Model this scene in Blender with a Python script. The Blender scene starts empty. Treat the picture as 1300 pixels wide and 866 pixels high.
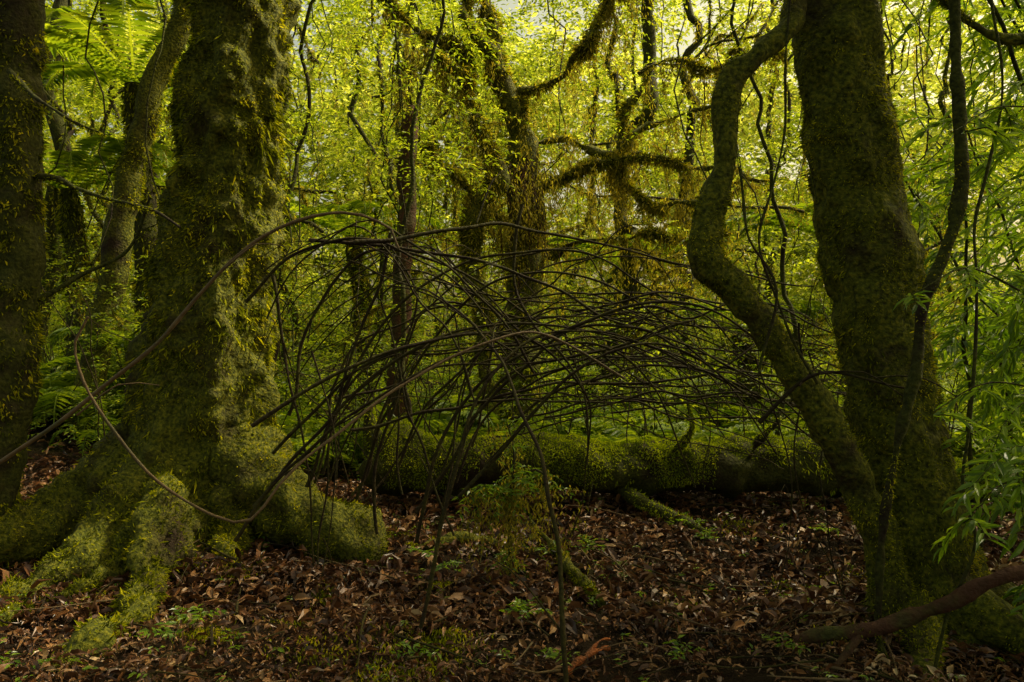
import bpy, math, numpy as np
from mathutils import Vector
rng=np.random.default_rng(7)
sc=bpy.context.scene
# ---------------- noise ----------------
def _h(ix,iy,iz,s):
    h=(ix*374761393+iy*668265263+iz*2147483647+s*1274126177)&0xffffffff
    h=((h^(h>>13))*1274126177)&0xffffffff
    h=h^(h>>16)
    return (h&0xffff)/65535.0
def vnoise(p,s=0):
    p=np.asarray(p,float); i=np.floor(p).astype(np.int64); f=p-i; u=f*f*(3-2*f)
    r=0
    for a in (0,1):
        for b in (0,1):
            for c in (0,1):
                w=(u[...,0] if a else 1-u[...,0])*(u[...,1] if b else 1-u[...,1])*(u[...,2] if c else 1-u[...,2])
                r=r+w*_h(i[...,0]+a,i[...,1]+b,i[...,2]+c,s)
    return r*2-1
def fbm(p,s=0,o=3):
    r=0;a=1
    for k in range(o):
        r=r+a*vnoise(p*(2.03**k),s+k); a*=.5
    return r
def gh(x,y):
    x=np.asarray(x,float); y=np.asarray(y,float)
    p=np.stack([x,y,np.zeros_like(x)],-1)
    h=.10*fbm(p*.55,3)+.035*fbm(p*2.3,9)+.016*fbm(p*5,4,2)
    t=np.clip((-x-2.5)/4,0,1)*np.clip((y-4)/5,0,1)
    h=h+.55*t*t*(3-2*t)
    h=h+np.clip((y-9)/30,0,1)*1.6
    h=h-.06*np.exp(-((x-1)**2+(y-5)**2)/4)
    return h
def nrm(v): return v/np.maximum(np.linalg.norm(v,axis=-1,keepdims=True),1e-9)
# ---------------- mesh builder ----------------
class MB:
    def __init__(s,name,mats): s.name=name; s.mats=mats; s.V=[];s.F=[];s.n=0
    def add(s,V,F,m=0,smooth=False):
        V=np.asarray(V,float).reshape(-1,3); F=np.asarray(F,np.int64)
        if len(F)==0: return
        s.V.append(V); s.F.append((F+s.n,m,smooth)); s.n+=len(V)
    def build(s):
        me=bpy.data.meshes.new(s.name); V=np.concatenate(s.V)
        me.vertices.add(len(V)); me.vertices.foreach_set('co',V.astype(np.float32).ravel())
        L=np.concatenate([f.ravel() for f,_,_ in s.F]); tot=np.concatenate([np.full(len(f),f.shape[1]) for f,_,_ in s.F])
        st=np.concatenate([[0],np.cumsum(tot)[:-1]])
        mi=np.concatenate([np.full(len(f),m) for f,m,_ in s.F]); sm=np.concatenate([np.full(len(f),k) for f,_,k in s.F])
        me.loops.add(len(L)); me.loops.foreach_set('vertex_index',L.astype(np.int32))
        me.polygons.add(len(tot)); me.polygons.foreach_set('loop_start',st.astype(np.int32))
        try: me.polygons.foreach_set('loop_total',tot.astype(np.int32))
        except Exception: pass
        me.polygons.foreach_set('material_index',mi.astype(np.int32)); me.polygons.foreach_set('use_smooth',sm.astype(bool))
        me.update(calc_edges=True); me.validate()
        for m in s.mats: me.materials.append(m)
        o=bpy.data.objects.new(s.name,me); sc.collection.objects.link(o); return o
# leaf templates (u along, v across, w up)
T_DIA=(np.array([[0,0,0],[.42,.5,.10],[1,0,-.06],[.42,-.5,.10]]),np.array([[0,3,2],[0,2,1]]))
T_LEAF=(np.array([[0,0,0],[.25,.38,.10],[.25,-.38,.10],[.3,0,.02],[.62,.42,.08],[.62,-.42,.08],[.66,0,0],[1,0,-.14]]),
        np.array([[0,3,1],[0,2,3],[1,3,6],[1,6,4],[3,2,5],[3,5,6],[4,6,7],[6,5,7]]))
def leaves(mb,P,D,N,L,W,m=0,T=T_DIA,curl=1.0):
    P=np.asarray(P,float); n=len(P)
    D=nrm(D); S=nrm(np.cross(N,D)); U=np.cross(D,S)
    t,f=T
    L=np.broadcast_to(L,(n,)); W=np.broadcast_to(W,(n,)); curl=np.broadcast_to(curl,(n,))
    V=P[:,None]+D[:,None]*(t[:,0][None,:,None]*L[:,None,None])+S[:,None]*(t[:,1][None,:,None]*W[:,None,None])+U[:,None]*(t[:,2][None,:,None]*(L*curl)[:,None,None])
    F=f[None]+np.arange(n)[:,None,None]*len(t)
    mb.add(V.reshape(-1,3),F.reshape(-1,3),m)
def rdir(n): return nrm(rng.normal(size=(n,3)))
def spline(pts,rad,step):
    pts=np.asarray(pts,float); rad=np.asarray(rad,float)
    if rad.ndim==0: rad=np.full(len(pts),float(rad))
    if len(rad)!=len(pts): rad=np.interp(np.linspace(0,1,len(pts)),np.linspace(0,1,len(rad)),rad)
    P=np.vstack([2*pts[0]-pts[1],pts,2*pts[-1]-pts[-2]])
    out=[];ro=[]
    for i in range(len(pts)-1):
        a,b,c,d=P[i:i+4]; k=max(1,int(np.linalg.norm(c-b)/step)); t=(np.arange(k)/k)[:,None]
        out.append(.5*((2*b)+(c-a)*t+(2*a-5*b+4*c-d)*t**2+(3*b-a-3*c+d)*t**3)); ro.append(rad[i]+(rad[i+1]-rad[i])*t[:,0])
    out.append(pts[-1:]);ro.append(rad[-1:]); return np.vstack(out),np.concatenate(ro)
def tube(mb,pts,rad,seg=8,step=.1,m=0,na=0,ns=3,seed=0,wob=0,flut=None,fine=0):
    C,R=spline(pts,rad,step); n=len(C)
    if wob: C=C+wob*np.stack([fbm(C*1.7,seed+50,2),fbm(C*1.7,seed+60,2),fbm(C*1.7,seed+70,2)],-1)
    Tn=nrm(np.gradient(C,axis=0)); u=np.cross(Tn[0],[.3,.9,.2]); 
    if np.linalg.norm(u)<.1:u=np.cross(Tn[0],[1,0,0])
    u/=np.linalg.norm(u); Us=[]
    for i in range(n):
        u=u-Tn[i]*np.dot(u,Tn[i]); u/=max(np.linalg.norm(u),1e-9); Us.append(u)
    Us=np.array(Us); Vs=np.cross(Tn,Us); th=np.arange(seg)/seg*2*np.pi
    Nn=Us[:,None]*np.cos(th)[None,:,None]+Vs[:,None]*np.sin(th)[None,:,None]
    RR=R[:,None]*np.ones((1,seg))
    if flut is not None: RR=RR*flut(C[:,2][:,None],np.arctan2(Nn[...,1],Nn[...,0]))
    G=C[:,None]+Nn*RR[...,None]
    if na: G=G+Nn*(na*fbm(G*ns,seed,4))[...,None]
    if fine: G=G+Nn*(fine*fbm(G*[11,11,7],seed+9,3))[...,None]
    idx=np.arange(n*seg).reshape(n,seg); a=idx[:-1];b=np.roll(a,-1,1);c=np.roll(idx[1:],-1,1);d=idx[1:]
    F=np.stack([a,b,c,d],-1).reshape(-1,4)
    mb.add(G.reshape(-1,3),F,m,True)
    V=np.vstack([G[0],C[0:1],G[-1],C[-1:]]); f=[[j,seg,(j+1)%seg] for j in range(seg)]+[[seg+1+(j+1)%seg,2*seg+1,seg+1+j] for j in range(seg)]
    mb.add(V,np.array(f),m,True)
    return G,Nn
def tufts(mb,G,Nn,cnt,L,m=1,down=.5,mask=.0,up=0,wr=.3,ms=2.5,seed=5):
    n,s,_=G.shape
    if n<2:return
    i=rng.integers(0,n-1,cnt); j=rng.integers(0,s,cnt); a=rng.random(cnt)[:,None]; b=rng.random(cnt)[:,None]; j2=(j+1)%s
    P=(G[i,j]*(1-b)+G[i,j2]*b)*(1-a)+(G[i+1,j]*(1-b)+G[i+1,j2]*b)*a; N=Nn[i,j]
    k=(fbm(P*ms,seed,3)+up*N[:,2]+rng.normal(size=cnt)*.15)>mask
    P=P[k];N=N[k];c=len(P)
    D=N*.7+rdir(c)*.6+np.array([0,0,-down])
    leaves(mb,P-N*.005,D,rdir(c),L*(.5+rng.random(c)),L*wr*(.6+.8*rng.random(c)),m)
# ---------------- materials ----------------
def newmat(name):
    m=bpy.data.materials.new(name); m.use_nodes=True; nt=m.node_tree; nt.nodes.clear()
    o=nt.nodes.new('ShaderNodeOutputMaterial'); return m,nt,o
def ramp(nt,cols,pos=None):
    r=nt.nodes.new('ShaderNodeValToRGB'); e=r.color_ramp.elements
    pos=pos or [i/(len(cols)-1) for i in range(len(cols))]
    while len(e)<len(cols): e.new(.5)
    for k,(c,p) in enumerate(zip(cols,pos)): e[k].position=p; e[k].color=(*c,1)
    return r
def leafmat(name,cols,tr=.5,rough=.5,tcol=(1.5,1.5,.5),spec=.3,pos=None,ns=.9):
    m,nt,o=newmat(name); N=nt.nodes.new;K=nt.links.new
    g=N('ShaderNodeNewGeometry'); tc=N('ShaderNodeTexCoord'); no=N('ShaderNodeTexNoise'); no.inputs['Scale'].default_value=ns; K(tc.outputs['Object'],no.inputs['Vector'])
    mx=N('ShaderNodeMath');mx.operation='MULTIPLY_ADD'; K(no.outputs['Fac'],mx.inputs[0]); mx.inputs[1].default_value=1.2 if ns>2 else .7
    m2=N('ShaderNodeMath');m2.operation='MULTIPLY_ADD'; K(g.outputs['Random Per Island'],m2.inputs[0]); m2.inputs[1].default_value=.6 if ns>2 else .75; m2.inputs[2].default_value=-.42 if ns>2 else -.22
    K(m2.outputs[0],mx.inputs[2])
    r=ramp(nt,cols,pos); K(mx.outputs[0],r.inputs['Fac'])
    p=N('ShaderNodeBsdfPrincipled'); p.inputs['Roughness'].default_value=rough; p.inputs['Specular IOR Level'].default_value=spec
    K(r.outputs['Color'],p.inputs['Base Color'])
    if tr>0:
        t=N('ShaderNodeBsdfTranslucent'); v=N('ShaderNodeMix'); v.data_type='RGBA'; v.blend_type='MULTIPLY'; v.inputs[0].default_value=1
        K(r.outputs['Color'],v.inputs[6]); v.inputs[7].default_value=(*tcol,1); K(v.outputs[2],t.inputs['Color'])
        s=N('ShaderNodeMixShader'); s.inputs[0].default_value=tr; K(p.outputs[0],s.inputs[1]);K(t.outputs[0],s.inputs[2]);K(s.outputs[0],o.inputs[0])
    else: K(p.outputs[0],o.inputs[0])
    return m
def barkmat(name,bark,moss,amt=.5,scale=2.2,bump=.6,rough=.85,fine=45,spec=.25):
    m,nt,o=newmat(name); N=nt.nodes.new;K=nt.links.new
    tc=N('ShaderNodeTexCoord')
    n1=N('ShaderNodeTexNoise');n1.inputs['Scale'].default_value=scale;n1.inputs['Detail'].default_value=8;n1.inputs['Roughness'].default_value=.65
    n2=N('ShaderNodeTexNoise');n2.inputs['Scale'].default_value=fine;n2.inputs['Detail'].default_value=5
    n3=N('ShaderNodeTexNoise');n3.inputs['Scale'].default_value=scale*5;n3.inputs['Detail'].default_value=6
    for n in(n1,n2,n3):K(tc.outputs['Object'],n.inputs['Vector'])
    rb=ramp(nt,bark); K(n3.outputs['Fac'],rb.inputs['Fac'])
    rm=ramp(nt,moss,[.3,.7] if len(moss)==2 else [.3,.5,.72]); K(n2.outputs['Fac'],rm.inputs['Fac'])
    rr=ramp(nt,[(0,0,0),(1,1,1)],[max(0,.62-amt*.5-.06),min(1,.62-amt*.5+.1)]); K(n1.outputs['Fac'],rr.inputs['Fac'])
    mx=N('ShaderNodeMix');mx.data_type='RGBA';K(rr.outputs['Color'],mx.inputs[0]);K(rb.outputs['Color'],mx.inputs[6]);K(rm.outputs['Color'],mx.inputs[7])
    p=N('ShaderNodeBsdfPrincipled');p.inputs['Roughness'].default_value=rough;p.inputs['Specular IOR Level'].default_value=spec;K(mx.outputs[2],p.inputs['Base Color'])
    a=N('ShaderNodeMath');a.operation='ADD';K(n2.outputs['Fac'],a.inputs[0]);K(n3.outputs['Fac'],a.inputs[1])
    b=N('ShaderNodeBump');b.inputs['Strength'].default_value=bump;b.inputs['Distance'].default_value=.03;K(a.outputs[0],b.inputs['Height']);K(b.outputs[0],p.inputs['Normal'])
    K(p.outputs[0],o.inputs[0]); return m
M_moss=barkmat('moss_bark',[(.009,.006,.003),(.05,.030,.012)],[(.020,.024,.003),(.09,.10,.006),(.22,.20,.012)],.48,bump=.8)
M_mosst=leafmat('moss_tuft',[(.012,.018,.002),(.09,.11,.005),(.34,.35,.010),(.80,.66,.022)],.35,.85,spec=.04,ns=4.5)
M_logm=leafmat('log_moss',[(.05,.08,.004),(.30,.38,.012),(.72,.74,.025)],.3,.85,spec=.05,ns=3.5)
M_dark=barkmat('wet_bark',[(.010,.007,.004),(.045,.028,.016)],[(.02,.026,.004),(.08,.085,.010)],.4)
M_red=barkmat('red_bark',[(.03,.014,.008),(.12,.052,.027)],[(.03,.03,.008),(.08,.08,.015)],.2,3)
M_twig=barkmat('dead_twig',[(.012,.008,.004),(.042,.028,.014)],[(.02,.02,.006),(.07,.06,.012)],.3,4,.4,.75,spec=.15)
M_vine=barkmat('pale_vine',[(.07,.042,.018),(.19,.125,.055)],[(.05,.04,.02),(.1,.09,.03)],.1,4,.3,.6,spec=.3)
M_soil=barkmat('forest_soil',[(.006,.004,.002),(.030,.018,.008)],[(.02,.020,.005),(.05,.05,.01)],.05,1.1,.9,spec=.1)
M_lit=leafmat('dead_leaves',[(.018,.008,.004),(.075,.030,.011),(.17,.070,.022),(.33,.18,.07),(.60,.45,.25)],0,.40,spec=.5,pos=[0,.35,.65,.86,1])
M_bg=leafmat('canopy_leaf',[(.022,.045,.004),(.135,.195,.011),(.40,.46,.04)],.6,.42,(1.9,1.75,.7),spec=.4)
M_farhaze=leafmat('far_leaf_hazed',[(.08,.12,.012),(.30,.36,.045),(.66,.66,.14)],.6,.6,(1.55,1.5,1.0))  # distance haze painted into the leaf colour, paler than nearer leaves
M_can=leafmat('shade_canopy_leaf',[(.06,.09,.010),(.12,.15,.015)],.5,.5,(1.6,1.5,.7))
M_shrub=leafmat('lance_leaf',[(.04,.10,.008),(.13,.24,.014),(.30,.44,.03)],.5,.33,(1.7,1.55,.5),spec=.6)
M_fern=leafmat('fern_leaf',[(.035,.085,.007),(.14,.215,.012),(.32,.39,.03)],.5,.5,(1.7,1.6,.5))
M_bryo=leafmat('hanging_moss',[(.07,.08,.009),(.25,.24,.022),(.55,.48,.07)],.5,.7,(1.7,1.5,.6))
M_orange=barkmat('orange_wood',[(.26,.06,.012),(.60,.19,.045)],[(.1,.04,.02),(.16,.07,.03)],.25,9,.7,.7)
# ---------------- ground ----------------
mb=MB('ground',[M_soil])
def warp(n,a,b,c,p=2.2):
    t=np.linspace(-1,1,n); s=np.sign(t)*np.abs(t)**p
    return np.where(s<0,c+s*(c-a),c+s*(b-c))
xs=warp(520,-90,90,0,2.6); ys=warp(560,-40,140,4.5,2.6)
X,Y=np.meshgrid(xs,ys); Z=gh(X,Y)
idx=np.arange(X.size).reshape(X.shape)
mb.add(np.stack([X,Y,Z],-1),np.stack([idx[:-1,:-1],idx[:-1,1:],idx[1:,1:],idx[1:,:-1]],-1).reshape(-1,4),0,True); mb.build()
# litter
mb=MB('leaf_litter',[M_lit])
def litter(n,y0,y1,wx,l0,l1,pw=2.0,th=-.7):
    y=y0+(y1-y0)*rng.random(n); x=(rng.random(n)*2-1)*(wx*y+1.0)
    q=np.stack([x,y,x*0],-1); k=fbm(q*2.2,77,3)+rng.normal(size=n)*.35>th; x=x[k];y=y[k];n=len(x)
    P=np.stack([x,y,gh(x,y)+.014+.04*rng.random(n)],-1)
    D=rdir(n);D[:,2]*=.4; N=rdir(n)*.75+np.array([0,0,1])
    L=l0+(l1-l0)*rng.random(n)**pw
    leaves(mb,P,D,N,L,L*(.16+.36*rng.random(n)),0,T_LEAF,.4+2.8*rng.random(n))
for c in range(5): litter(8000,1.8,5,.75,.02,.085)
for c in range(6): litter(7000,4.2,8,.75,.035,.13)
for c in range(2): litter(9000,1.8,5,.75,.008,.03,1)
litter(14000,7.5,15,.85,.04,.14)
mb.build()
# ---------------- big left tree ----------------
mb=MB('mossy_tree',[M_moss,M_mosst])
def fl(z,a):
    k=np.clip((1.1-z)/1.1,0,1)**2
    return 1+k*(.22*np.cos(a*5+.8)+.12*np.cos(a*3-1))+.03*np.cos(a*7+z)
base=[(-2.36,5.85,-.3),(-2.34,5.85,.05),(-2.32,5.85,.5),(-2.27,5.8,1.1),(-2.19,5.8,1.98),(-2.08,5.8,2.85),(-1.97,5.8,4.0),(-1.85,5.9,6),(-1.8,6,9)]
G,Nn=tube(mb,base,[.90,.74,.56,.48,.425,.375,.365,.33,.3],130,.026,0,.06,3.0,1,flut=fl,fine=.05)
vis=G[:int(len(G)*.6)]; vn=Nn[:len(vis)]
tufts(mb,vis,vn,74000,.024,1,.5,.05,seed=5,ms=4)
tufts(mb,vis,vn,44000,.042,1,.8,.22,seed=8,wr=.3,ms=8)
tufts(mb,vis,vn,2000,.10,1,1.1,.45,seed=18,wr=.12,ms=3)
roots=[([(-2.0,5.75,.75),(-1.7,5.6,.45),(-1.45,5.5,.3),(-1.15,5.4,.2),(-.95,5.35,.0),(-.8,5.3,-.12)],[.3,.25,.21,.19,.14,.06]),
([(-2.6,5.7,.65),(-2.95,5.5,.35),(-3.4,5.2,.18),(-3.9,4.9,.1),(-4.5,4.6,-.1)],[.3,.24,.18,.14,.08]),
([(-2.3,5.5,.65),(-2.25,5.15,.28),(-2.15,4.7,.1),(-2.08,4.2,.05),(-2.03,3.7,.02),(-2.1,3.2,-.06)],[.26,.17,.10,.075,.06,.03]),
([(-2.5,5.5,.5),(-2.62,5.1,.2),(-2.8,4.7,.06),(-3.0,4.2,-.05)],[.22,.15,.1,.05]),
([(-2.0,5.5,.45),(-1.85,5.25,.18),(-1.78,5.05,.04),(-1.7,4.8,-.06)],[.2,.13,.08,.05]),
([(-2.25,5.4,.3),(-2.45,4.9,.1),(-2.5,4.5,.05),(-2.7,4.0,0),(-2.75,3.6,-.08)],[.14,.09,.06,.04,.03])]
for k,(p,r) in enumerate(roots):
    G,Nn=tube(mb,p,r,34,.03,0,.08,4,k+3,wob=.08,fine=.04); tufts(mb,G,Nn,int(9000*len(p)/5),.024,1,.1,.1,up=.35,seed=k,ms=4)
    tufts(mb,G,Nn,2800,.042,1,.3,.2,up=.3,seed=k+4,wr=.28,ms=7)
mb.build()
# ---------------- far-left tree ----------------
mb=MB('mossy_tree',[M_dark,M_mosst])
G,Nn=tube(mb,[(-3.55,5.2,-.3),(-3.5,5.2,.2),(-3.42,5.2,.7),(-3.34,5.2,1.4),(-3.3,5.2,2.2),(-3.29,5.2,3),(-3.28,5.2,3.8),(-3.3,5.2,7)],[.26,.22,.19,.18,.165,.155,.15,.13],44,.04,0,.035,3.5,2,wob=.03,fine=.022)
tufts(mb,G,Nn,26000,.04,1,.7,-.05,ms=5)
for p in [[(-3.2,5.2,1.75),(-2.95,5.3,1.95),(-2.7,5.5,2.15),(-2.6,5.6,2.5)],[(-3.2,5.2,2.55),(-2.8,5.0,2.5),(-2.3,4.8,2.35),(-1.9,4.6,2.15)],[(-3.2,5.0,3.2),(-2.9,4.8,3.0),(-2.4,4.6,2.7)]]:
    G,Nn=tube(mb,p,[.022,.006],8,.06,0,.005,8,3,wob=.06); tufts(mb,G,Nn,500,.025)
mb.build()
# ---------------- right tree ----------------
mb=MB('mossy_tree',[M_moss,M_mosst])
def fl2(z,a):
    k=np.clip((.6-z)/.6,0,1)**2
    return 1+k*(.2*np.cos(a*4+.3))+.02*np.cos(a*3+z*1)
G,Nn=tube(mb,[(2.33,4.3,-.4),(2.3,4.3,-.05),(2.26,4.3,.2),(2.15,4.3,.78),(2.0,4.3,1.64),(1.86,4.3,2.5),(1.76,4.3,3.36),(1.6,4.4,6),(1.5,4.5,9)],[.46,.36,.28,.24,.232,.228,.22,.2,.16],90,.022,0,.02,3.0,11,flut=fl2,fine=.028)
vis=G[:int(len(G)*.55)];vn=Nn[:len(vis)]; tufts(mb,vis,vn,56000,.017,1,.4,.05,seed=12,ms=5); tufts(mb,vis,vn,16000,.032,1,.7,.25,seed=14,wr=.25,ms=8)
limb=[(1.5,4.12,3.3),(1.40,4.05,3.10),(1.24,4.0,2.95),(1.10,4.0,2.78),(1.07,4.0,2.43),(.99,4.0,2.12),(.975,4.0,1.93),(1.11,4.0,1.77),(1.30,4.0,1.55),(1.48,4.02,1.27),(1.68,4.05,.95),(1.9,4.1,.5),(2.02,4.12,.05),(2.05,4.1,-.2)]
G,Nn=tube(mb,limb,[.05,.055,.060,.058,.055,.066,.085,.088,.083,.078,.082,.09,.11,.13],40,.02,0,.014,6,15,fine=.018)
tufts(mb,G,Nn,18000,.018,1,.4,.15,up=.45,seed=15,ms=5)
for p,r in [([(2.3,4.1,.15),(2.5,3.75,.05),(2.6,3.3,-.05)],[.16,.09,.05]),([(2.1,4.1,.1),(1.95,3.7,-.02),(1.8,3.4,-.12)],[.13,.08,.04]),([(2.5,4.3,.1),(2.9,4.2,0),(3.3,4.0,-.1)],[.16,.09,.05]),([(1.9,2.0+2.0,3.5),(2.4,3.9,3.0),(2.9,3.9,3.15)],[.02,.025,.02])]:
    G,Nn=tube(mb,p,r,18,.04,0,.02,6,17,fine=.01); tufts(mb,G,Nn,3500,.022,1,.1,.05,ms=6)
mb.build()
# liana
mb=MB('liana',[M_dark,M_mosst])
G,Nn=tube(mb,[(2.0,3.62,4.5),(2.02,3.6,3.06),(2.03,3.6,2.73),(2.06,3.6,2.23),(1.98,3.6,1.91),(1.87,3.6,1.65),(1.84,3.6,1.33),(1.76,3.62,.97),(1.70,3.65,.61),(1.72,3.7,.2),(1.8,3.75,-.1)],[.026,.026,.026,.03,.028,.026,.024,.018,.016,.016,.016],14,.03,0,.01,9,4,wob=.02); tufts(mb,G,Nn,2500,.02)
for p in [[(1.42,4.0,3.3),(1.36,4.0,2.6),(1.2,3.9,2.0),(1.35,3.9,1.6),(1.5,3.9,1.3)],[(1.1,3.95,2.4),(1.15,3.9,2.0),(1.28,3.85,1.75),(1.2,3.85,1.4)],[(2.2,3.7,3.4),(2.25,3.6,2.6),(2.1,3.55,2.0),(2.05,3.5,1.2),(1.95,3.5,.3),(1.9,3.5,-.1)]]:
    tube(mb,p,[.006,.008],7,.05,0,.002,9,4,wob=.06)
mb.build()
# ---------------- leaning thin trees, snag ----------------
mb=MB('leaning_tree',[M_moss,M_mosst])
G,Nn=tube(mb,[(-4.95,9,.0),(-4.8,9,1.1),(-4.5,9,2.7),(-4.14,9,4.2),(-3.73,9,5.4),(-3.4,9,7.5)],[.2,.15,.14,.13,.12,.1],28,.08,0,.03,4,31,wob=.04); tufts(mb,G,Nn,14000,.045,mask=.1)
mb.build()
mb=MB('dead_snag',[M_red,M_mosst])
G,Nn=tube(mb,[(-1.36,9,-.1),(-1.32,9,.9),(-1.27,9,2.07),(-1.2,9,3.1),(-1.16,9,4.0),(-1.14,9,4.2)],[.13,.11,.1,.095,.09,.05],24,.06,0,.03,6,33,wob=.03); tufts(mb,G,Nn,2600,.05,mask=.2)
mb.build()
# ---------------- central gnarled tree ----------------
mb=MB('gnarled_mossy_tree',[M_moss,M_mosst,M_bryo,M_red,M_bg])
def strands(mb,top,Ls,m,k=26,l=.045,w=.014,sp=.02):
    n=len(top); t=rng.random((n,k))**1.3; P=top[:,None]+np.array([0,0,-1.])*(t*Ls[:,None])[...,None]
    P=P+rng.normal(size=P.shape)*np.array([sp,sp,0])*(1.3-t[...,None])+ (rng.normal(size=(n,1,3))*.12*np.array([1,1,0]))*t[...,None]**2*Ls[:,None,None]
    P=P.reshape(-1,3); D=rdir(len(P))*.6+np.array([0,0,-1]); leaves(mb,P,D,rdir(len(P)),l*(.6+rng.random(len(P))),w,m)
def limbt(p,r,d=3500,hang=0,w=.1,L=.06):
    G,Nn=tube(mb,p,r,22,.07,0,.05,3.5,len(p)+int(d)%7,wob=w); tufts(mb,G,Nn,d,L,1,.4,-.1)
    tufts(mb,G,Nn,d//2,L*1.4,2,.8,0,wr=.25,up=.3)
    if hang:
        i=rng.integers(0,len(G),hang); top=G[i].mean(1)+rng.normal(size=(hang,3))*.05; strands(mb,top,.2+1.1*rng.random(hang)**2,2,26)
limbt([(.15,10,-.2),(.1,10,1.0),(.1,10,2.2),(.2,10,3.2),(.1,10,4.2),(-.2,10,5.0),(-.3,10,6.2),(-.1,10,9)],[.34,.22,.20,.24,.17,.12,.09,.08],16000,170)
limbt([(-.3,9.7,-.2),(-.3,9.7,1.0),(-.4,9.7,2.2),(-.47,9.7,3.0),(-.22,9.7,3.5),(-.5,9.7,4.2),(-.58,9.7,5.0),(-1.0,9.7,5.25),(-1.7,9.6,5.9),(-2.2,9.5,7)],[.13,.10,.09,.10,.10,.08,.07,.06,.05,.04],9000,120)
for p,r in [([(.2,10,3.9),(1.1,9.9,4.05),(1.9,9.8,4.2),(2.7,9.7,4.6)],[.06,.02]),([(.3,10,3.4),(1.4,9.8,3.65),(2.4,9.7,3.55),(3.1,9.6,3.35)],[.06,.02]),
 ([(0,10,4.4),(.7,9.9,4.9),(1.2,9.8,5.6),(2.0,9.8,6.3)],[.07,.03]),([(-.5,9.7,4.6),(-1.0,9.5,4.8),(-1.5,9.4,4.75)],[.05,.02]),([(0,10,4.9),(-.5,9.8,5.6),(-.3,9.8,6.6)],[.05,.03]),
 ([(1.4,9.8,3.65),(1.7,9.5,3.2),(2.4,9.3,3.0)],[.03,.012]),([(1.2,9.9,4.1),(1.8,9.9,4.8),(2.7,10,5.2),(3.4,10,5.1)],[.03,.015]),([(.2,10,2.6),(1.0,9.7,2.9),(1.9,9.5,2.6),(2.6,9.4,2.7)],[.035,.012]),
 ([(.1,10,3.0),(-.6,9.6,3.3),(-1.0,9.4,3.9)],[.04,.02])]:
    limbt(p,r,2200,100,.22,.06)
for k in range(70):
    x=.1+.28*rng.normal(); z=2.9+.9*rng.random(); l=.4+1.3*rng.random(); y=9.65+.25*rng.random()
    tube(mb,[(x,y,z),(x+.06*rng.normal(),y,z-l*.5),(x+.10*rng.normal(),y,z-l)],[.006,.002],5,.2,3,wob=.08)
n=90; strands(mb,np.stack([.15+.4*rng.normal(size=n),9.5+.2*rng.random(n),2.9+1.4*rng.random(n)],-1),.4+.9*rng.random(n),2,30,.05,.014,.03)
mb.build()
# ---------------- log ----------------
mb=MB('fallen_log',[M_dark,M_logm,M_mosst])
G,Nn=tube(mb,[(-1.22,6.8,.56),(-1.1,6.8,.50),(-.8,6.8,.45),(-.1,6.8,.43),(.6,6.85,.41),(1.3,6.9,.385),(2.1,6.95,.36),(3.0,7.0,.33),(4.2,7.1,.25)],[.20,.30,.27,.235,.23,.225,.22,.21,.19],56,.035,0,.05,2.6,44,wob=.05,fine=.025)
tufts(mb,G,Nn,80000,.026,1,.1,.12,up=1.0,seed=41,ms=3)
tufts(mb,G,Nn,12000,.045,1,1.0,.45,up=.8,seed=42,wr=.28,ms=5)
for p,r in [([(-1.15,6.75,.55),(-1.2,6.7,.78),(-1.22,6.7,.94)],[.12,.03]),([(-1.05,6.85,.6),(-1.0,6.9,.8)],[.1,.03]),([(1.3,6.8,.45),(1.5,6.6,.75),(1.45,6.5,1.0)],[.04,.015]),([(.9,6.8,.25),(1.2,6.4,.12),(1.5,6.1,.02)],[.05,.025]),([(2.0,6.8,.4),(2.1,6.6,.7),(2.3,6.5,.9)],[.03,.01])]:
    G,Nn=tube(mb,p,r,12,.05,0,.03,6,45); tufts(mb,G,Nn,900,.03,up=.5)
mb.build()
for k,(p,r) in enumerate([([(-.75,5.4,.02),(-.45,5.6,.07),(-.1,5.8,.10),(.2,5.9,.04)],[.02,.045,.04,.02]),([(.15,5.5,.24),(.32,5.2,.12),(.42,4.9,.02),(.5,4.7,-.03)],[.02,.03,.035,.02])]):
    mb=MB('mossy_branch',[M_moss,M_mosst]); G,Nn=tube(mb,p,r,16,.04,0,.03,6,50+k,wob=.1,fine=.01); tufts(mb,G,Nn,2600,.03,1,.1,.15,ms=5); mb.build()
# ---------------- thicket ----------------
mb=MB('dead_branch_thicket',[M_twig,M_vine])
def stem(p,r=.012,r2=None,m=0,seg=6,wob=.03,tw=0):
    C,_=spline(p,[r,r],.12); tube(mb,p,[r,r2 or r*.5],seg,.06,m,.0015,14,int(rng.integers(99)),wob=wob)
    for q in range(tw):
        i=rng.integers(2,len(C)-1); d=nrm(C[min(i+1,len(C)-1)]-C[i-1]); s=nrm(d+.6*rng.normal(size=3)*np.array([1,.6,1])); l=.2+.5*rng.random()
        a=C[i]; tube(mb,[a,a+s*l*.5+[0,0,.04],a+s*l-[0,0,.14*l]],[r*.45,r*.18],5,.07,m,0,wob=.02)
stem([(-2.6,3.5,.84),(-2.28,3.5,.95),(-1.93,3.5,1.16),(-1.61,3.5,1.44),(-1.37,3.5,1.72),(-1.09,3.5,1.98),(-.77,3.55,2.08),(-.56,3.6,2.0),(-.52,3.6,1.9)],.0105,.006,1,10,.03,2)
stem([(-1.78,3.3,1.6),(-1.83,3.3,1.5),(-1.81,3.3,1.38),(-1.72,3.3,1.21),(-1.52,3.3,.95),(-1.25,3.3,.77),(-1.09,3.3,.75),(-.99,3.35,.88),(-.80,3.5,1.08),(-.5,3.7,1.32),(-.1,3.9,1.5),(.2,4.1,1.52),(.6,4.3,1.3)],.0055,.007,1,8,.025,2)
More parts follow.
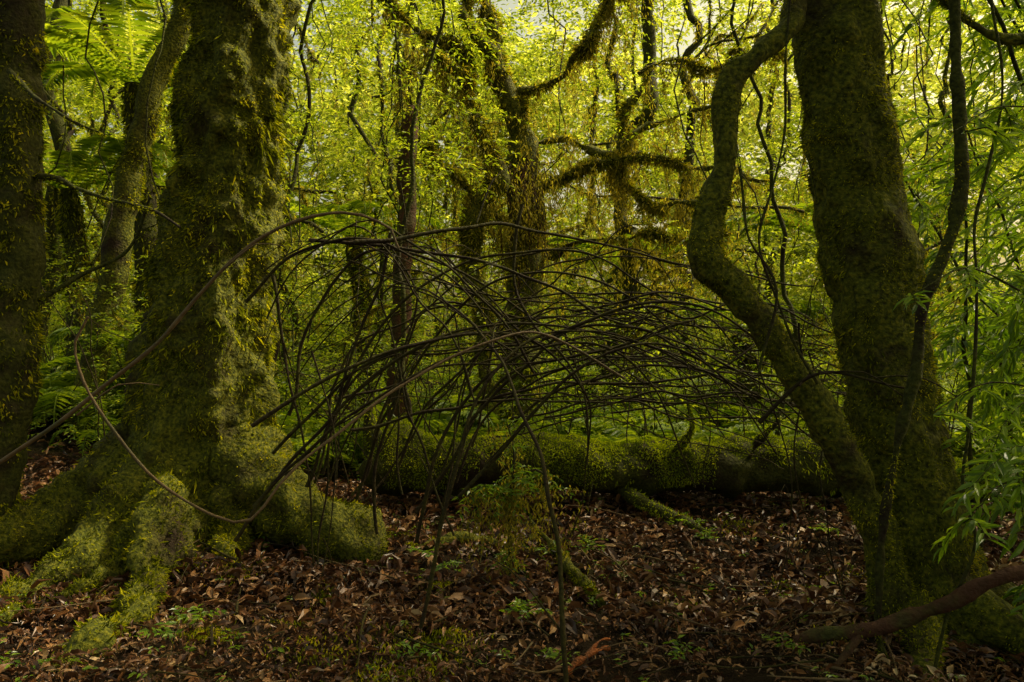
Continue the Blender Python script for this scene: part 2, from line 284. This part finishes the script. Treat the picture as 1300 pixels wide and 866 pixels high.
H=[
[(-.8,4,2.0),(-.3,4.2,2.12),(0,4.4,2.14),(.5,4.6,2.02),(1.1,4.8,1.92),(1.9,5,1.82)],
[(-1.25,5,2.15),(-.65,5,2.1),(-.05,5,1.95),(.55,5,1.66),(1.05,5,1.5),(1.65,5,1.2),(2.1,5,.66)],
[(.20,3.3,-.1),(.2,3.35,.5),(.14,3.5,.9),(.04,3.8,1.15),(-.12,4.2,1.45),(-.4,4.6,1.75),(-.9,5,1.95)],
[(-.5,4,.05),(-.36,4.1,.6),(-.2,4.2,1.1),(0,4.3,1.4),(.25,4.5,1.56),(.7,4.7,1.5),(1.2,4.9,1.3)],
[(-1.5,5,.8),(-1.1,5,1.25),(-.6,5,1.5),(-.1,5,1.58),(.4,5,1.45)],
[(-1.6,4.9,.5),(-1.2,4.9,.9),(-.8,4.9,1.3),(-.3,4.9,1.55),(.3,4.9,1.6),(.9,4.9,1.45),(1.5,4.9,1.2),(1.9,4.9,.9)],
[(-1.35,4.2,1.05),(-.9,4.3,1.35),(-.5,4.4,1.5),(.1,4.5,1.5),(.4,4.6,1.2),(.45,4.7,.85)],
[(-.9,6,.5),(-.6,6,1.0),(-.1,6,1.5),(.4,6,1.75),(1.2,6,1.6),(2.2,6,1.2)],
[(-.3,5,1.0),(0,5,1.3),(.4,5,1.6),(.8,5,1.58),(1.3,5,1.35),(1.9,5,1.25)],
[(-1.5,5,1.9),(-1.45,5,1.5),(-1.35,5,1.1),(-1.3,5,.7),(-1.25,5,0)],
[(-.75,5,2.2),(-.8,5,1.9),(-.95,5,1.6),(-1.1,5,1.1),(-1.2,5,.4),(-1.2,5,0)],
[(-.9,5.2,.2),(-.85,5.2,.9),(-.7,5.2,1.5),(-.65,5.2,1.9),(-.75,5.2,2.15)],
[(.1,5.2,2.4),(.0,5.1,1.9),(.15,5,1.6),(.4,4.9,1.2),(.45,4.8,.7)],
[(1.25,3.9,1.1),(1.5,3.8,1.35),(1.85,3.7,1.3)],
[(-1.5,5.2,1.0),(-1.25,5.2,1.7),(-.9,5.2,2.1),(-.4,5.3,2.0),(.2,5.4,1.6),(.9,5.5,1.2),(1.5,5.5,1.0)],
[(-1.3,5,.6),(-.9,5,1.5),(-.3,5.1,2.0),(.4,5.2,2.05),(1.0,5.3,1.8),(1.8,5.4,1.7)],
[(-1.1,5.5,.4),(-.8,5.4,1.1),(-.2,5.3,1.8),(.4,5.2,1.9),(1.1,5.1,1.5),(1.7,5.1,.8)],
[(-.6,4.8,.3),(-.4,4.8,1.0),(0,4.8,1.4),(.5,4.8,1.5),(.9,4.8,1.2),(1.1,4.8,.6)],
[(-1.6,4.6,.35),(-1.3,4.6,.75),(-.9,4.6,1.1),(-.4,4.6,1.35),(.2,4.6,1.4)],
[(-1.7,5.0,1.75),(-1.45,5.0,2.0),(-1.0,5,2.15),(-.5,5,1.95),(-.1,5,1.6)],
[(-.3,4.5,.6),(.1,4.5,1.1),(.6,4.6,1.45),(1.1,4.7,1.4),(1.6,4.8,1.05)],
[(.0,5.3,.9),(.5,5.3,1.25),(1.2,5.4,1.3),(2.0,5.5,1.05),(2.5,5.5,.8)],
[(.2,4.8,1.5),(.8,4.8,1.72),(1.3,4.8,1.62),(1.9,4.9,1.3)]]
for p in H: stem(p,.012,.005,0,7,.05,3)
R=rng.random
for k in range(17):
    y=4.6+1.8*R(); x0=-1.6+1.3*R(); z0=.2+.9*R(); cx=-.8+2.0*R(); cz=1.25+.9*R()+.08*(y-5); ex=1.0+1.6*R(); ez=.6+1.1*R()
    stem([(x0,y,z0),((x0+cx)/2-.15,y+.1,z0+(cz-z0)*.75),(cx,y+.15,cz),((cx+ex)/2,y+.2,cz-(cz-ez)*.25),(ex,y+.3,ez)],.006+.006*R(),None,0,6,.08,2)
for k in range(19):
    y=4.9+1.6*R(); x0=-.4+1.2*R(); z0=.85+.9*R(); ex=1.8+1.4*R(); ez=z0-.5+.6*R()
    stem([(x0,y,z0),(x0+(ex-x0)*.35,y,z0+.14-.1*R()),(x0+(ex-x0)*.7,y+.2,(z0+ez)/2+.05),(ex,y+.3,ez)],.005+.005*R(),None,0,6,.09,2)
for k in range(9):
    y=4.6+1.2*R(); sx=-.3+.7*R(); sz=1.1+.5*R(); cx=-.9+.5*R(); cz=1.75+.55*R(); ex=-1.65+.4*R(); ez=1.2+.8*R()
    stem([(sx,y,sz),((sx+cx)/2,y,(sz+cz)/2+.1),(cx,y,cz),((cx+ex)/2,y,(cz+ez)/2+.08),(ex,y,ez)],.005+.004*R(),None,0,6,.07,1)
for k in range(7):
    y=4.4+1.6*R(); x=-1.2+3*R(); z=1.4+.4*R()
    stem([(x,y,z),(x+.12,y,z-.35),(x+.2*R(),y,z-.8),(x+.25*R(),y,.05)],.004+.004*R(),None,0,6,.06,1)
mb.build()
# ---------------- generic foliage ----------------
def sprays(mb,P,D,L,k,ll,lw,m=0,droop=.35,T=T_DIA):
    n=len(P); D=nrm(D); t=(np.arange(k)+.6)/k; S=nrm(np.cross(D,[0,0,1])+1e-6)
    L=np.broadcast_to(L,(n,))
    pos=P[:,None]+D[:,None]*(t[None,:,None]*L[:,None,None]); pos[...,2]-=droop*L[:,None]*t[None]**2
    sg=np.where(np.arange(k)%2,1.,-1.)[None,:,None]
    d=D[:,None]*.55+S[:,None]*sg*.85+rng.normal(size=(n,k,3))*.22; d[...,2]-=.25
    N=np.array([0,0,1.])+rng.normal(size=(n,k,3))*.4
    ll=np.broadcast_to(ll,(n,))[:,None]*(.7+.6*rng.random((n,k)))
    leaves(mb,pos.reshape(-1,3),d.reshape(-1,3),N.reshape(-1,3),ll.ravel(),ll.ravel()*lw,m,T)
def clump(mb,c,rad,ns,k,sl,ll,lw=.42,m=0):
    n=ns; q=rdir(n)*(rng.random(n)**.45)[:,None]*rad; P=np.array(c)+q
    D=nrm(q)+rdir(n)*.7; D[:,2]*=.45
    sprays(mb,P,D,sl*(.6+.8*rng.random(n)),k,ll,lw,m)
def frond(mb,b,az,L,m=0,rise=.7,k=26,pl=.17,w=.22):
    b=np.asarray(b,float);n=len(b); t=(np.arange(k)+1)/k
    h=np.stack([np.cos(az),np.sin(az),0*az],-1)
    pos=b[:,None]+h[:,None]*(np.sin(t*1.5)*.85)[None,:,None]*L[:,None,None]; rz=np.broadcast_to(rise,(n,))
    pos[...,2]+=L[:,None]*(rz[:,None]*t-1.0*rz[:,None]*t**2.2*.9)
    tan=np.gradient(pos,axis=1); tan=nrm(tan); S=np.cross(tan,[0,0,1]); S=nrm(S)
    prof=np.sin(np.pi*np.clip(t*.92+.08,0,1))**.7*pl
    for s in(1,-1):
        d=S*s+tan*.35+rng.normal(size=tan.shape)*.06; d[...,2]-=.12
        N=np.cross(d,tan)*s*-1
        ll=(prof[None]*L[:,None]).ravel()
        leaves(mb,pos.reshape(-1,3),d.reshape(-1,3),np.abs(N.reshape(-1,3))*[0,0,1]+N.reshape(-1,3)*.3+[0,0,.2],ll,ll*w,m)
    e=S*.006*np.maximum(L[:,None,None],.3)
    V=np.concatenate([pos-e,pos+e],1)
    i=np.arange(k-1); F=np.stack([i,i+1,i+1+k,i+k],-1)[None]+(np.arange(n)*2*k)[:,None,None]
    mb.add(V.reshape(-1,3),F.reshape(-1,4),m)
# background trees
mb=MB('background_forest',[M_dark,M_bg,M_farhaze,M_bryo,M_mosst])
for k in range(70):
    y=11+22*R(); x=(R()*2-1)*(.75*y+2); r=.03+.10*R()**2; g=float(gh(x,y)); l=rng.normal()*.8
    G,Nn=tube(mb,[(x,y,g-.2),(x+l*.3,y,g+2.5),(x+l*.6,y,g+5),(x+l,y,g+12)],[r*1.3,r,r*.9,r*.5],10,.3,0,.02,2,k,wob=.3)
    tufts(mb,G,Nn,1400,.09,4,.5,-.1)
for k in range(50):
    y=8.5+7*R(); x=(R()*2-1)*(.65*y); z1=4+3*R()+.3*y; z0=.3+2.5*R()
    tube(mb,[(x,y,z1),(x+.3*rng.normal(),y,(z1+z0)/2),(x+.3*rng.normal(),y,z0)],[.012,.008],5,.3,0,wob=.3)
for k in range(80):
    y=10+6*R(); x=(R()*2-1)*(.6*y); z=1.2+4.5*R(); d=np.array([rng.normal(),.3*rng.normal(),.45*rng.normal()]); l=1+1.6*R()
    G,Nn=tube(mb,[(x,y,z),tuple(np.array([x,y,z])+d*l*.5+[0,0,.1]),tuple(np.array([x,y,z])+d*l)],[.022,.008],7,.15,0,.01,4,k,wob=.3); tufts(mb,G,Nn,700,.06,3,.6,-.4,wr=.25)
    strands(mb,G.mean(1)[rng.integers(0,len(G),20)],.2+1.0*rng.random(20)**2,3,24)
for k in range(370):
    y=11+15*R()**1.1; x=(R()*2-1)*(.78*y+1.5); z=float(gh(x,y))+.2+(.5*y+1.2)*R()**1.15
    clump(mb,(x,y,z),(.4+.8*R())*np.array([1,1,.6]),int(34+20*R()),11,.5,.07+.005*(y-10),.48,1)
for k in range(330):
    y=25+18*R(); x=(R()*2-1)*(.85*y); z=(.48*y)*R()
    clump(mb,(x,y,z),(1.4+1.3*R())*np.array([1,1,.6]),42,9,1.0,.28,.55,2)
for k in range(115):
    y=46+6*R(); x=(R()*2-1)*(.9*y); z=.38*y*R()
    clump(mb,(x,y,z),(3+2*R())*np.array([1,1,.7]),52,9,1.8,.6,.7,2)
n=520; y=9+9*rng.random(n); x=(rng.random(n)*2-1)*.6*y; z=1.6+rng.random(n)*(.4*y)
strands(mb,np.stack([x,y,z],-1),.3+1.0*rng.random(n)**2,3,34,.05,.016,.04)
mb.build()
# unseen overhead canopy, added to keep the foreground in shade
mb=MB('shade_canopy',[M_can])
for k in range(120):
    x=-6+17*R(); y=-3+13*R(); z=6.6+2.2*R()
    if -1.6<x<5.2 and y>5.6: continue  # hole shaped so sun reaches the big left trunk
    if x<0 and y>7: continue
    clump(mb,(x,y,z),(.9+.7*R())*np.array([1,1,.5]),38,9,.7,.18,.5,0)
mb.build()
# tree ferns
def treefern(c,z,ht=True,nf=16,L=1.7,trunk=.12):
    mb=MB('tree_fern',[M_dark,M_fern,M_mosst]); x,y=c
    G,Nn=tube(mb,[(x+.3,y,float(gh(x,y))-.2),(x+.15,y,z*.5),(x,y,z)],[trunk*1.4,trunk],16,.12,0,.04,5,3,wob=.05); tufts(mb,G,Nn,3000,.07,2,1.0,-.2)
    az=np.arange(nf)/nf*6.283+rng.normal(size=nf)*.15; frond(mb,np.tile([x,y,z],(nf,1)),az,L*(.8+.4*rng.random(nf)),1,.6+.35*rng.random(nf),38,.17,.24); mb.build()
treefern((-4.7,9.8),4.7,L=1.8); treefern((-6.2,11),3.6,L=1.9); treefern((1.9,13),2.7,L=1.6); treefern((5.0,12),3.0,L=1.8); treefern((-2.6,13),3.2,L=1.7); treefern((3.3,11.5),1.6,L=1.5); treefern((-4.6,10),1.3,L=1.3)
# ground ferns
mb=MB('fern_undergrowth',[M_fern])
for k in range(230):
    y=8.6+11*R()**1.2; x=(R()*2-1)*(.7*y)
    g=float(gh(x,y)); nf=10; az=np.arange(nf)/nf*6.283+rng.normal(size=nf)*.3
    frond(mb,np.tile([x,y,g+.02],(nf,1)),az,(.7+.6*R())*(.7+.5*rng.random(nf)),0,.9+.6*rng.random(nf),24,.2,.26)
mb.build()
# leafy undergrowth
mb=MB('leafy_undergrowth',[M_fern,M_bg,M_twig])
for k in range(420):
    y=8.0+6*R(); x=(R()*2-1)*(.72*y); g=float(gh(x,y)); h=.15+1.8*R()**1.3
    clump(mb,(x,y,g+h),(.25+.35*R())*np.array([1,1,1]),18,10,.35,.055,.45,int(R()>.4))
for k in range(160):
    y=7.6+4*R(); x=(R()*2-1)*(.7*y); g=float(gh(x,y)); d=rng.normal(size=3)*.5
    tube(mb,[(x,y,g),(x+d[0]*.5,y+d[1]*.3,g+.7+.5*R()),(x+d[0]*1.4,y+d[1],g+1.0+1.2*R())],[.008,.004],5,.12,2,wob=.12)
mb.build()
# seedlings near
mb=MB('seedlings',[M_shrub,M_mosst])
n=300; y=3.0+4*rng.random(n); x=(rng.random(n)*2-1)*.68*y; P=np.stack([x,y,gh(x,y)+.05],-1); D=rdir(n); D[:,2]=.3
sprays(mb,P,D,.07,5,.035,.4,0,.1)
for k in range(44):
    y=3.6+3.2*R(); x=(-.6+.4*R())*y if R()<.65 else (R()*2-1)*.6*y; n=int(80+260*R()); s=.04+.09*R(); q=rng.normal(size=(n,2))*s; P=np.stack([x+q[:,0],y+q[:,1],gh(x+q[:,0],y+q[:,1])+.03],-1); leaves(mb,P,rdir(n)*.7+[0,0,1],rdir(n),.03,.010,1)
for k in range(26):
    y=3.6+3.2*R(); x=(R()*2-1)*.6*y; n=6; P=np.tile([x,y,float(gh(x,y))+.08],(n,1)); D=rdir(n);D[:,2]=.35; sprays(mb,P,D,.12,6,.042,.42,0,.3)
mb.build()
# central sapling
mb=MB('mossy_sapling',[M_dark,M_shrub,M_bryo])
for p in [[(0.0,4.9,-.05),(.0,4.9,.4),(.02,4.9,.75),(-.02,4.9,1.0)],[(0,4.9,.5),(-.15,4.85,.62),(-.25,4.8,.58)],[(0,4.9,.6),(.15,4.9,.7),(.28,4.9,.6)]]:
    G,Nn=tube(mb,p,[.012,.005],7,.05,0,wob=.03); strands(mb,G.mean(1)[rng.integers(0,len(G),30)]+rng.normal(size=(30,3))*[.05,.06,.02],.2+.35*rng.random(30),2,24,.03,.011)
    C=G.mean(1)[rng.integers(0,len(G),26)]; D=rdir(26); D[:,2]*=.3; sprays(mb,C,D,.14,7,.055,.28,1,.5)
mb.build()
# ---------------- right lance-leaved shrub ----------------
mb=MB('lance_leaved_shrub',[M_dark,M_shrub])
def twigs(C,n,L0,L1,ll,k=9,down=.4):
    i=rng.integers(len(C)//5,len(C),n)
    for a in C[i]:
        d=rdir(1)[0]; d[2]=d[2]*.3-down*.3; l=L0+(L1-L0)*R(); d=nrm(d)
        p=[a,a+d*l*.5,a+d*l-[0,0,l*.35]]; Cs,_=spline(p,[1,1],l/k); tube(mb,p,[.003,.0015],4,l/4,0)
        n2=len(Cs)*2; b=np.repeat(Cs,2,0); dd=d+np.cross(d,[0,0,1])*np.where(np.arange(n2)%2,1,-1)[:,None]*.8+rng.normal(size=(n2,3))*.3; dd[:,2]-=.45
        leaves(mb,b,dd,np.array([0,0,1])+rng.normal(size=(n2,3))*.5,ll*(.6+.7*rng.random(n2)),ll*.21,1,T_LEAF,.8)
st=[[(3.4,4.6,0),(3.2,4.5,1.5),(2.9,4.3,2.6),(2.4,4.1,3.4),(2.0,4.0,3.9)],[(3.6,5.2,0),(3.5,5.1,1.6),(3.4,4.9,3.0),(3.0,4.7,4.2)],[(3.0,4.4,0),(2.9,4.3,.9),(2.75,4.1,1.7),(2.5,3.8,2.1)],
 [(3.9,5,0),(3.6,4.8,1.2),(3.3,4.6,2.2),(2.9,4.3,2.9)],[(2.9,4,-.1),(2.8,3.9,.6),(2.6,3.8,1.1),(2.3,3.6,1.25)],[(4.4,6,0),(4.2,6,2),(3.8,5.8,3.6),(3.2,5.6,4.5)],[(2.9,3.6,-.1),(2.8,3.5,.5),(2.5,3.4,1.0),(2.1,3.3,1.0)],
 [(4.2,6.5,0),(3.9,6.4,1.3),(3.4,6.2,2.3),(2.9,6.0,2.8)],[(3.2,5.4,0),(3.1,5.3,1.0),(3.0,5.2,2.0),(2.8,5.0,2.9)],[(4.0,5.6,0),(3.8,5.5,.9),(3.5,5.4,1.5),(3.1,5.2,1.8)],
 [(4.6,6.8,0),(4.4,6.7,1.5),(4.0,6.5,2.6),(3.5,6.3,3.4)],[(3.8,4.9,0),(3.6,4.8,1.6),(3.2,4.6,3.0),(2.7,4.4,3.6)],[(5,7,0),(4.9,7,1.2),(4.5,6.8,1.8),(4.0,6.7,1.9)]]
for p in st:
    tube(mb,p,[.02,.006],7,.1,0,wob=.06); C,_=spline(p,[1,1],.08); twigs(C,36,.25,.6,.12)
for p in [[(2.2,3.4,1.75),(1.9,3.3,1.8),(1.62,3.2,1.68)],[(2.3,3.3,1.3),(1.95,3.2,1.32),(1.68,3.15,1.2)],[(2.4,3.3,2.4),(2.0,3.2,2.45),(1.75,3.1,2.3)],[(2.5,3.0,2.0),(2.2,2.9,2.1),(1.85,2.85,1.95)],[(2.5,3.0,1.3),(2.2,2.9,1.4),(1.9,2.85,1.25)],[(2.2,3.3,.9),(2.0,3.2,.92),(1.8,3.1,.8)]]:
    tube(mb,p,[.005,.002],5,.06,0,wob=.04); C,_=spline(p,[1,1],.05); twigs(C,6,.08,.2,.085,6,.2)
mb.build()
mb=MB('understorey_tree',[M_dark,M_bg])
for p in [[(-1.0,8,0),(-1.1,8,2.5),(-.9,8,4.2),(-.5,7.8,5.5)],[(-2.6,8.5,0),(-2.5,8.5,2.5),(-2.1,8.3,4.6),(-1.6,8,5.6)],[(2.9,8.5,0),(3.0,8.5,2.0),(2.6,8.4,3.8),(2.3,8.2,5.6)]]:
    G,_=tube(mb,p,[.03,.015],8,.15,0,wob=.15)
    C=G.mean(1)[len(G)//2:]
    for q in range(16): clump(mb,C[rng.integers(len(C))]+rng.normal(size=3)*[.7,.5,.4],np.array([.45,.45,.3]),14,10,.35,.06,.4,1)
mb.build()
# ---------------- fallen pieces ----------------
mb=MB('orange_wood_fragment',[M_orange])
g0=float(gh(.37,3.85))
tube(mb,[(.26,3.74,g0+.02),(.32,3.8,g0+.04),(.42,3.93,g0+.05),(.49,4.01,g0+.03)],[.006,.018,.015,.005],9,.02,0,.012,22,5); tube(mb,[(.36,3.87,g0+.05),(.45,3.99,g0+.08),(.50,4.03,g0+.07)],[.009,.004],6,.02,0,.005,24,6); mb.build()
mb=MB('fallen_branch',[M_red,M_mosst])
G,Nn=tube(mb,[(1.35,3.75,.05),(1.6,3.6,.17),(1.9,3.5,.32),(2.2,3.4,.50),(2.6,3.35,.65)],[.024,.030,.028,.033,.03],16,.03,0,.014,9,5,wob=.05); tufts(mb,G,Nn,500,.02,mask=.3)
tube(mb,[(1.6,3.6,.17),(1.45,3.55,.02),(1.35,3.5,-.05)],[.018,.01],8,.04,0,.005,9,5); mb.build()
mb=MB('fallen_twigs',[M_twig,M_vine])
for k in range(420):
    y=2.6+4.5*R(); x=(R()*2-1)*.7*y; a=R()*6.28; l=.12+.8*R()**2; p=[(x+math.cos(a)*l*t,y+math.sin(a)*l*t) for t in(-.5,0,.5)]
    tube(mb,[(u,v,float(gh(u,v))+.045+.04*R()) for u,v in p],[.002+.007*R(),.002],5,.08,int(R()>.65),wob=.03)
mb.build()
# ---------------- light ----------------
el=math.radians(50); az=math.radians(68)
S=Vector((math.sin(az)*math.cos(el),math.cos(az)*math.cos(el),math.sin(el)))
ld=bpy.data.lights.new('sun','SUN'); ld.energy=5; ld.angle=math.radians(5); ld.color=(1,.92,.66)
lo=bpy.data.objects.new('sun',ld); lo.rotation_euler=S.to_track_quat('Z','Y').to_euler(); sc.collection.objects.link(lo)
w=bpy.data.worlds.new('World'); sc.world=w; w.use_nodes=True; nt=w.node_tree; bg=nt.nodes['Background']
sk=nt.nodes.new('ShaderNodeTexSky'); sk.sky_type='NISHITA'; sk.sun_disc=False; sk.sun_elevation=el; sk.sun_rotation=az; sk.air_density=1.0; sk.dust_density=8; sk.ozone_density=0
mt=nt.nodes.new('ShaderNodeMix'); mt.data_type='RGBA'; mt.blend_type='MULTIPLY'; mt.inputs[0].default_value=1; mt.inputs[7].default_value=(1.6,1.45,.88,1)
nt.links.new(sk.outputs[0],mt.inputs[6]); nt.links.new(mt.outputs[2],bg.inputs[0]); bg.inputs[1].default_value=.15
cd=bpy.data.cameras.new('camera'); cd.lens=27.7; cd.sensor_width=36; cd.clip_end=500
co=bpy.data.objects.new('camera',cd); co.location=(0,0,1.5); co.rotation_euler=(math.radians(90),0,0); sc.collection.objects.link(co); sc.camera=co
sc.view_settings.view_transform='Standard'; sc.view_settings.look='None'; sc.view_settings.exposure=0
print('polys',sum(len(o.data.polygons) for o in sc.objects if o.type=='MESH'))
